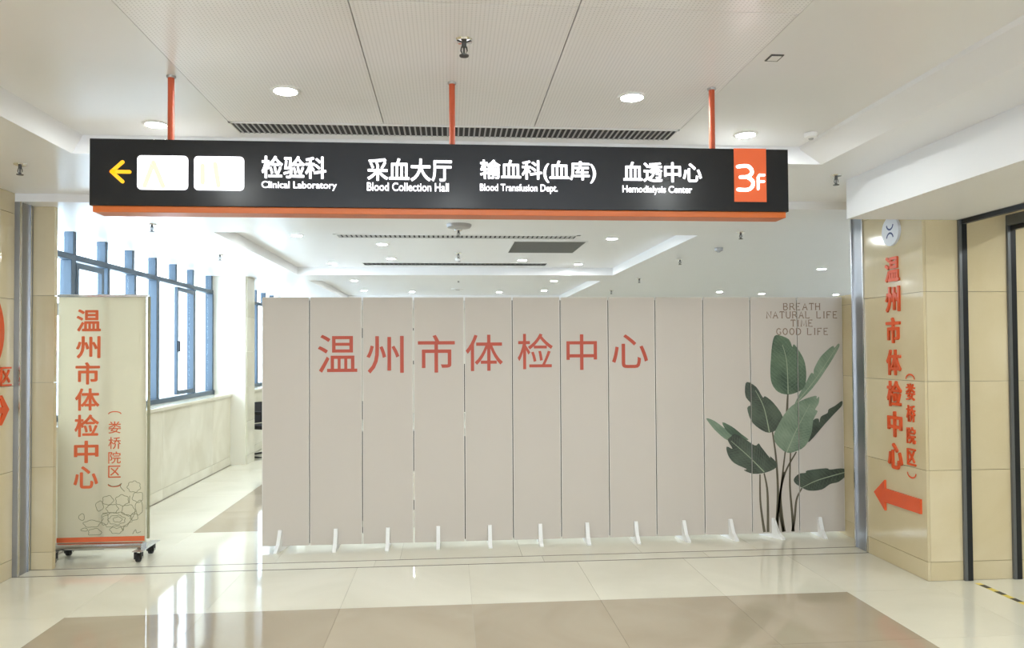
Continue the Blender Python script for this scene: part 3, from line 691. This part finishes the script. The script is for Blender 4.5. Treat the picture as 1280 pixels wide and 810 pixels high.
bm = bmesh.new(); bx(bm, bpx(70), bpx(86.5), yp-0.0006, yp, bpz(396), bpz(380)); lg = obj('emblem_plate', bm, M['logo_white'], cloth)
bm = bmesh.new()
ribbon(bm, [(bpx(78)+0.026*math.cos(math.radians(a)), bpz(391)+0.024*math.sin(math.radians(a))) for a in range(15, 166, 15)], 0.009, yp-0.001)
ribbon(bm, [(bpx(78)+0.014*math.cos(math.radians(a)), bpz(384)-0.012*math.sin(math.radians(a))) for a in range(15, 166, 25)], 0.005, yp-0.001)
obj('emblem_mark', bm, M['blue_ink'], lg)
bn.scale = (0.978, 0.978, 0.978)
# line drawing of peonies
rnd = random.Random(3)
bm = bmesh.new()
def ds(x, y): return (bpx(100+x/7.36), bpz(595+y/7.36))
for cx, cy, rx, ry, wob in [(325, 228, 46, 42, 5), (445, 230, 55, 48, 6), (545, 108, 55, 50, 7), (582, 205, 50, 45, 5), (255, 278, 32, 45, 4), (362, 305, 50, 40, 6), (497, 322, 55, 50, 5), (590, 300, 32, 65, 4),
                            (105, 375, 24, 30, 3), (190, 438, 70, 32, 5), (215, 520, 55, 38, 5), (400, 410, 125, 70, 9), (400, 408, 72, 42, 7), (408, 405, 38, 24, 5), (398, 497, 54, 36, 6), (550, 385, 30, 30, 4), (128, 490, 28, 14, 3), (300, 400, 30, 55, 4)]:
    pts = []
    ph = rnd.random()*6
    for k in range(28):
        a = 2*math.pi*k/28; w_ = 1+0.10*math.sin(wob*a+ph)+rnd.uniform(-.012, .012)
        x, y = cx+rx*w_*math.cos(a), cy+ry*w_*math.sin(a)
        pts.append(ds(min(x, 618), min(y, 540)))
    ribbon(bm, pts, 0.0045, yp, closed=True)
for s in ([(325, 80), (360, 100), (410, 95), (440, 75), (430, 105), (465, 150)], [(455, 470), (500, 440), (540, 380), (560, 330)], [(535, 540), (560, 500), (570, 530), (605, 520)], [(440, 480), (455, 505), (462, 460)], [(510, 190), (505, 260)], [(280, 345), (340, 340), (420, 345)]):
    ribbon(bm, [ds(*p) for p in spline(s, 5)], 0.005, yp)
fl = obj('flower_drawing', bm, M['ink'], cloth)
box('top_rail', -hw-0.004, hw+0.012, -0.014, 0.014, 2.055, 2.078, M['steel'], bn, 0.004)
bm = bmesh.new(); tube(bm, [(0, 0.03, 0.10), (0, 0.03, 2.06)], 0.012, 12); obj('support_pole', bm, M['steel'], bn, True)
box('side_pole', hw+0.001, hw+0.020, 0.0, 0.02, 0.12, 2.06, M['ink'], bn, 0.003)
bm = bmesh.new(); prism(bm, [(-0.055, 0.057), (-0.06, 0.068), (-0.045, 0.088), (-0.018, 0.100), (0.05, 0.100), (0.06, 0.075), (0.05, 0.057)], -hw-0.01, hw-0.02)
cas = obj('base_housing', bm, M['steel'], bn, True); cas.rotation_euler = (0, 0, math.pi/2); cas.scale = (1, -1, 1)
# turn the housing so that it runs along the banner
cas.rotation_euler = (0, 0, 0); cas.scale = (1, 1, 1)
for v in cas.data.vertices: v.co = (v.co.y, v.co.x, v.co.z)
cas.data.flip_normals()
for sx in (-1, 1):
    br = box('base_foot', sx*(hw-0.02)-0.03, sx*(hw-0.02)+0.03+0.02*(sx > 0), -0.16, 0.22, 0.0525, 0.0565, M['steel'], bn, 0.002)
    for yy in (-0.10, 0.15):
        cx = sx*(hw-0.02)
        bm = bmesh.new(); bx(bm, cx-0.028, cx-0.020, yy-0.022, yy+0.022, -0.012, 0.052); bx(bm, cx+0.020, cx+0.028, yy-0.022, yy+0.022, -0.012, 0.052); bx(bm, cx-0.028, cx+0.028, yy-0.03, yy+0.03, 0.046, 0.0525)
        cst = obj('caster', bm, M['rubber'], bn)
        bm = bmesh.new(); tube(bm, [(cx-0.014, yy, -0.002), (cx+0.014, yy, -0.002)], 0.034, 20); obj('wheel', bm, M['rubber'], cst, True)
        bm = bmesh.new(); tube(bm, [(cx-0.030, yy, -0.002), (cx+0.030, yy, -0.002)], 0.010, 12); obj('hub', bm, M['chrome'], cst, True)
box('rear_bar', -hw, -0.02, 0.08, 0.15, 0.02, 0.052, M['dark_steel'], bn, 0.004)

# ================================================================ ceiling fittings
trim_me = dif_me = None
def downlight(x, y, z, label, group, r=0.055):
    global trim_me, dif_me
    t = tag(empty('ceiling_downlight', (x, y, z)), label, 'ceiling light', group)
    if trim_me is None:
        bm = bmesh.new(); lathe(bm, [(0.052, -0.004), (0.056, -0.008), (0.070, -0.006), (0.074, 0.0)], 28)
        bmesh.ops.delete(bm, geom=[f for f in bm.faces if len(f.verts) > 4], context='FACES')
        a = obj('trim_ring', bm, M['white_plastic'], t, True); trim_me = a.data
        bm = bmesh.new(); lathe(bm, [(0.053, -0.005), (0.053, -0.001)], 28); b = obj('diffuser', bm, M['lamp'], t); dif_me = b.data
    else:
        for nm, me in (('trim_ring', trim_me), ('diffuser', dif_me)):
            c = bpy.data.objects.new(nm, me); COL.objects.link(c); c.parent = t
G1, G2 = 'downlights of the front recess', 'downlights of the rear hall'
for x, y, lb in ((-0.792, 3.757, 'lit round downlight above the left half of the sign, between the left and middle rods'), (0.921, 3.74, 'lit round downlight above the right half of the sign, brightest of all'),
                 (-1.626, 4.357, 'lit round downlight just behind the leftmost orange rod'), (1.755, 4.353, 'lit round downlight above the orange floor plate of the sign')):
    downlight(x, y, ZR, lb, G1)
for x, y, w_ in ((-1.65, 1.0, 'just ahead, left'), (1.75, 1.0, 'just ahead, right'), (-0.8, -1.0, 'close behind, left'), (0.92, -1.0, 'close behind, right'), (-1.65, -3.0, 'far behind, left'), (1.75, -3.0, 'far behind, right'), (0.05, 0.3, 'directly overhead')):
    downlight(x, y, ZR, 'added unseen downlight that evens out the hall light, %s of the camera' % w_, G1)  # unseen downlights added to even out the light in the front hall
for x, y, w_ in ((4.4, 4.0, 'farther'), (4.4, 2.3, 'nearer')): downlight(x, y, 2.62, 'added unseen %s downlight brightening the side room beyond the dark doorway' % w_, 'added downlights of the side room')  # unseen downlights added to brighten the stone wall between the door posts
rear = [(-1.575, 8.011, ZBR, 'lit downlight nearest the front left corner of the rear recess'), (-0.75, 8.62, ZBR, 'lit downlight under the left part of the sign, second from the recess corner'),
        (-0.752, 9.945, ZBR, 'lit downlight just above the left end of the thin dark slot'), (-1.587, 10.5, ZBR, 'lit downlight left of the thin dark slot near the far recess edge'),
        (1.758, 8.095, ZBR, 'lit downlight right of the grey square grille'), (1.80, 10.5, ZBR, 'lit downlight near the far right corner of the rear recess'),
        (0.971, 10.06, ZBR, 'lit downlight just beyond the grey square grille'), (1.885, 15.07, ZBR, 'distant lit downlight above the sixth panel of the screen'),
        (1.014, 15.48, ZBR, 'distant lit downlight right of the far sprinkler'), (-1.673, 15.1, ZBR, 'distant lit downlight above the second panel of the screen'), (-0.75, 15.4, ZBR, 'distant lit downlight above the third panel joint'),
        (5.089, 10.02, ZB, 'large lit downlight on the plain ceiling at the right'), (7.741, 14.67, ZB, 'distant lit downlight just above the right end of the screen'),
        (6.113, 14.46, ZB, 'distant lit downlight above the printed English words, at left'), (5.1, 14.0, ZB, 'distant lit downlight above the screen, leftmost on the plain right ceiling'),
        (-1.6, 13.0, ZBR, 'unseen downlight added to light the farthest recess, at its left side'), (1.8, 13.0, ZBR, 'unseen downlight added to light the farthest recess, at its right side')]  # these last two are unseen, added for light in the rear hall
for x, y, z, lb in rear: downlight(x, y, z, lb, G2)

def sprinkler(x, y, z, label, s=1.0):
    t = tag(empty('sprinkler_head', (x, y, z)), label, 'sprinkler', 'ceiling sprinklers')
    bm = bmesh.new(); lathe(bm, [(0.010, -0.014), (0.034, -0.008), (0.038, 0.0)], 20); obj('ceiling_plate', bm, M['chrome'], t, True)
    bm = bmesh.new(); tube(bm, [(0, 0, -0.012), (0, 0, -0.030)], 0.010, 12); tube(bm, [(0.010, 0, -0.028), (0.013, 0, -0.045), (0.004, 0, -0.062)], 0.0028, 8); tube(bm, [(-0.010, 0, -0.028), (-0.013, 0, -0.045), (-0.004, 0, -0.062)], 0.0028, 8)
    tube(bm, [(0, 0, -0.030), (0, 0, -0.062)], 0.004, 8)
    obj('nozzle_frame', bm, M['dark_steel'], t, True)
    bm = bmesh.new(); lathe(bm, [(0.019, -0.068), (0.020, -0.064), (0.006, -0.061)], 16); obj('deflector', bm, M['dark_steel'], t, True)
    t.scale = (s, s, s)
for x, y, z, lb in ((0.064, 3.098, ZR, 'chrome sprinkler head above the middle of the sign, nearest the camera'), (-2.625, 4.875, ZF, 'sprinkler head at the far left above the stone wall'),
                    (2.588, 4.879, ZF, 'sprinkler head right of the sign beside the white bulkhead'), (-2.534, 6.71, ZB, 'sprinkler head below the left end of the sign'),
                    (-2.564, 8.745, ZB, 'sprinkler head above the column end of the left windows'), (2.729, 6.915, ZB, 'sprinkler head right of the rear recess, nearest on the plain ceiling'),
                    (2.793, 9.013, ZB, 'sprinkler head beside the far right corner of the rear recess'), (2.90, 11.43, ZB, 'distant sprinkler head above the eighth panel of the screen'),
                    (2.954, 13.7, ZB, 'most distant sprinkler head above the screen, right of centre'), (0.085, 6.90, ZB, 'sprinkler head beside the round plate just below the middle of the sign'),
                    (0.112, 9.36, ZBR, 'sprinkler head in the middle of the rear recess')):
    sprinkler(x, y, z, lb, 1.0)
sprinkler(0.15, 12.6, ZBR, 'distant sprinkler head above the middle of the screen', 1.0)
def disc(name, x, y, z, r, h, label, cat, mat):
    bm = bmesh.new(); lathe(bm, [(r*0.55, -h), (r*0.9, -h*0.8), (r, -h*0.3), (r, 0)], 28)
    t = tag(empty(name, (x, y, z)), label, cat); obj('housing', bm, mat, t, True)
    bm = bmesh.new(); lathe(bm, [(r*0.3, -h*1.25), (r*0.4, -h*0.95)], 20); obj('sensor_cap', bm, M['vent_slat'], t, True)
disc('ceiling_speaker', 0.085, 6.62, ZB, 0.11, 0.035, 'round ceiling plate, its underside shade put into a grey colour, just below the middle of the sign', 'ceiling fitting', M['vent_slat'])  # grey colour paints the shaded underside of the pale plate
disc('smoke_detector', 0.13, 9.95, ZBR, 0.05, 0.035, 'small round smoke detector behind the middle sprinkler', 'detector', M['white_plastic'])
disc('smoke_detector', 2.13, 4.30, ZR-0.003, 0.04, 0.03, 'small round detector right of the sign on the recess edge', 'detector', M['white_plastic'])
disc('smoke_detector', 2.91, 8.0, ZB, 0.045, 0.04, 'small dark detector between the sprinklers at the right', 'detector', M['vent_slat'])
disc('smoke_detector', 0.158, 14.7, ZBR, 0.12, 0.02, 'distant round plate above the middle of the screen', 'detector', M['white_plastic'])
sq = tag(empty('ceiling_sensor', (1.422, 3.195, ZR)), 'small square grey sensor plate on the ceiling at upper right', 'detector')
box('plate', -0.029, 0.029, -0.036, 0.036, -0.004, 0, M['dark_steel'], sq, 0.001); box('sensor_face', -0.022, 0.022, -0.026, 0.026, -0.0055, -0.004, M['white_plastic'], sq)

def slot_vent(name, x0, x1, y0, y1, z, pitch, label, fin_w=0.006, fr=0.012, slat='y', mat=None):
    t = tag(empty(name, ((x0+x1)/2, (y0+y1)/2, z)), label, 'vent'); cx, cy = (x0+x1)/2, (y0+y1)/2
    X0, X1, Y0, Y1 = x0-cx, x1-cx, y0-cy, y1-cy
    bm = bmesh.new(); bx(bm, X0, X1, Y0, Y0+fr, -0.006, 0.004); bx(bm, X0, X1, Y1-fr, Y1, -0.006, 0.004); bx(bm, X0, X0+fr, Y0, Y1, -0.006, 0.004); bx(bm, X1-fr, X1, Y0, Y1, -0.006, 0.004)
    obj('vent_frame', bm, M['white_plastic'], t)
    box('duct_shade', X0+fr, X1-fr, Y0+fr, Y1-fr, -0.0005, 0.0005, M['vent_shade'], t)  # flat dark sheet painted as the shade inside the vent
    bm = bmesh.new(); nslat = int(((X1-X0) if slat == 'y' else (Y1-Y0))/pitch)
    for k in range(1, nslat):
        if slat == 'y': bx(bm, X0+k*pitch-fin_w/2, X0+k*pitch+fin_w/2, Y0+fr, Y1-fr, -0.005, 0.0)
        else: bx(bm, X0+fr, X1-fr, Y0+k*pitch-fin_w/2, Y0+k*pitch+fin_w/2, -0.005, 0.0)
    s = obj('slats', bm, mat or M['vent_slat'], t); s['kind'] = 'stuff'
slot_vent('linear_vent', -1.215, 1.335, YV0, YV1-0.005, ZR, 0.031, 'long narrow linear vent with cross slats behind the sign rods', 0.009, 0.012)
slot_vent('linear_vent', -1.19, 1.375, 7.90, 8.16, ZBR, 0.05, 'long pale linear slot under the middle of the sign', 0.030, 0.03)
slot_vent('linear_vent', -1.183, 1.364, 10.40, 10.72, ZBR, 0.06, 'thin dark linear slot near the far edge of the rear recess', 0.006, 0.008, 'y', M['dark_steel'])
slot_vent('ceiling_grille', 0.70, 1.54, 8.32, 9.32, ZBR, 0.05, 'grey square ceiling grille under the right half of the sign', 0.022, 0.02, 'x', M['grille_slat'])

# ================================================================ black chair behind the column
ch = tag(empty('office_chair', (-2.86, 12.15, 0), math.radians(60)), 'black chair half hidden between the column and the screen', 'chair')
bm = bmesh.new(); bx(bm, -0.24, 0.24, -0.24, 0.24, 0.43, 0.49, 0.02); obj('seat', bm, M['mesh_black'], ch)
bm = bmesh.new(); bx(bm, -0.23, 0.23, 0.22, 0.26, 0.50, 0.83, 0.015); obj('backrest', bm, M['mesh_black'], ch)
for s in (-1, 1):
    bm = bmesh.new(); tube(bm, [(s*0.27, 0.24, 0.82), (s*0.27, 0.25, 0.70), (s*0.27, 0.10, 0.68), (s*0.27, -0.18, 0.67), (s*0.27, -0.27, 0.60), (s*0.27, -0.25, 0.40), (s*0.27, -0.20, 0.02), (s*0.27, -0.10, 0.015), (s*0.27, 0.25, 0.015)], 0.014, 10); obj('side_frame', bm, M['rubber'], ch, True)
    bm = bmesh.new(); bx(bm, s*0.27-0.025, s*0.27+0.025, -0.18, 0.14, 0.68, 0.71, 0.008); obj('armrest', bm, M['mesh_black'], ch)
bm = bmesh.new(); tube(bm, [(-0.27, 0.25, 0.015), (0.27, 0.25, 0.015)], 0.014, 10); tube(bm, [(-0.27, -0.24, 0.43), (0.27, -0.24, 0.43)], 0.012, 10); obj('cross_bar', bm, M['rubber'], ch, True)
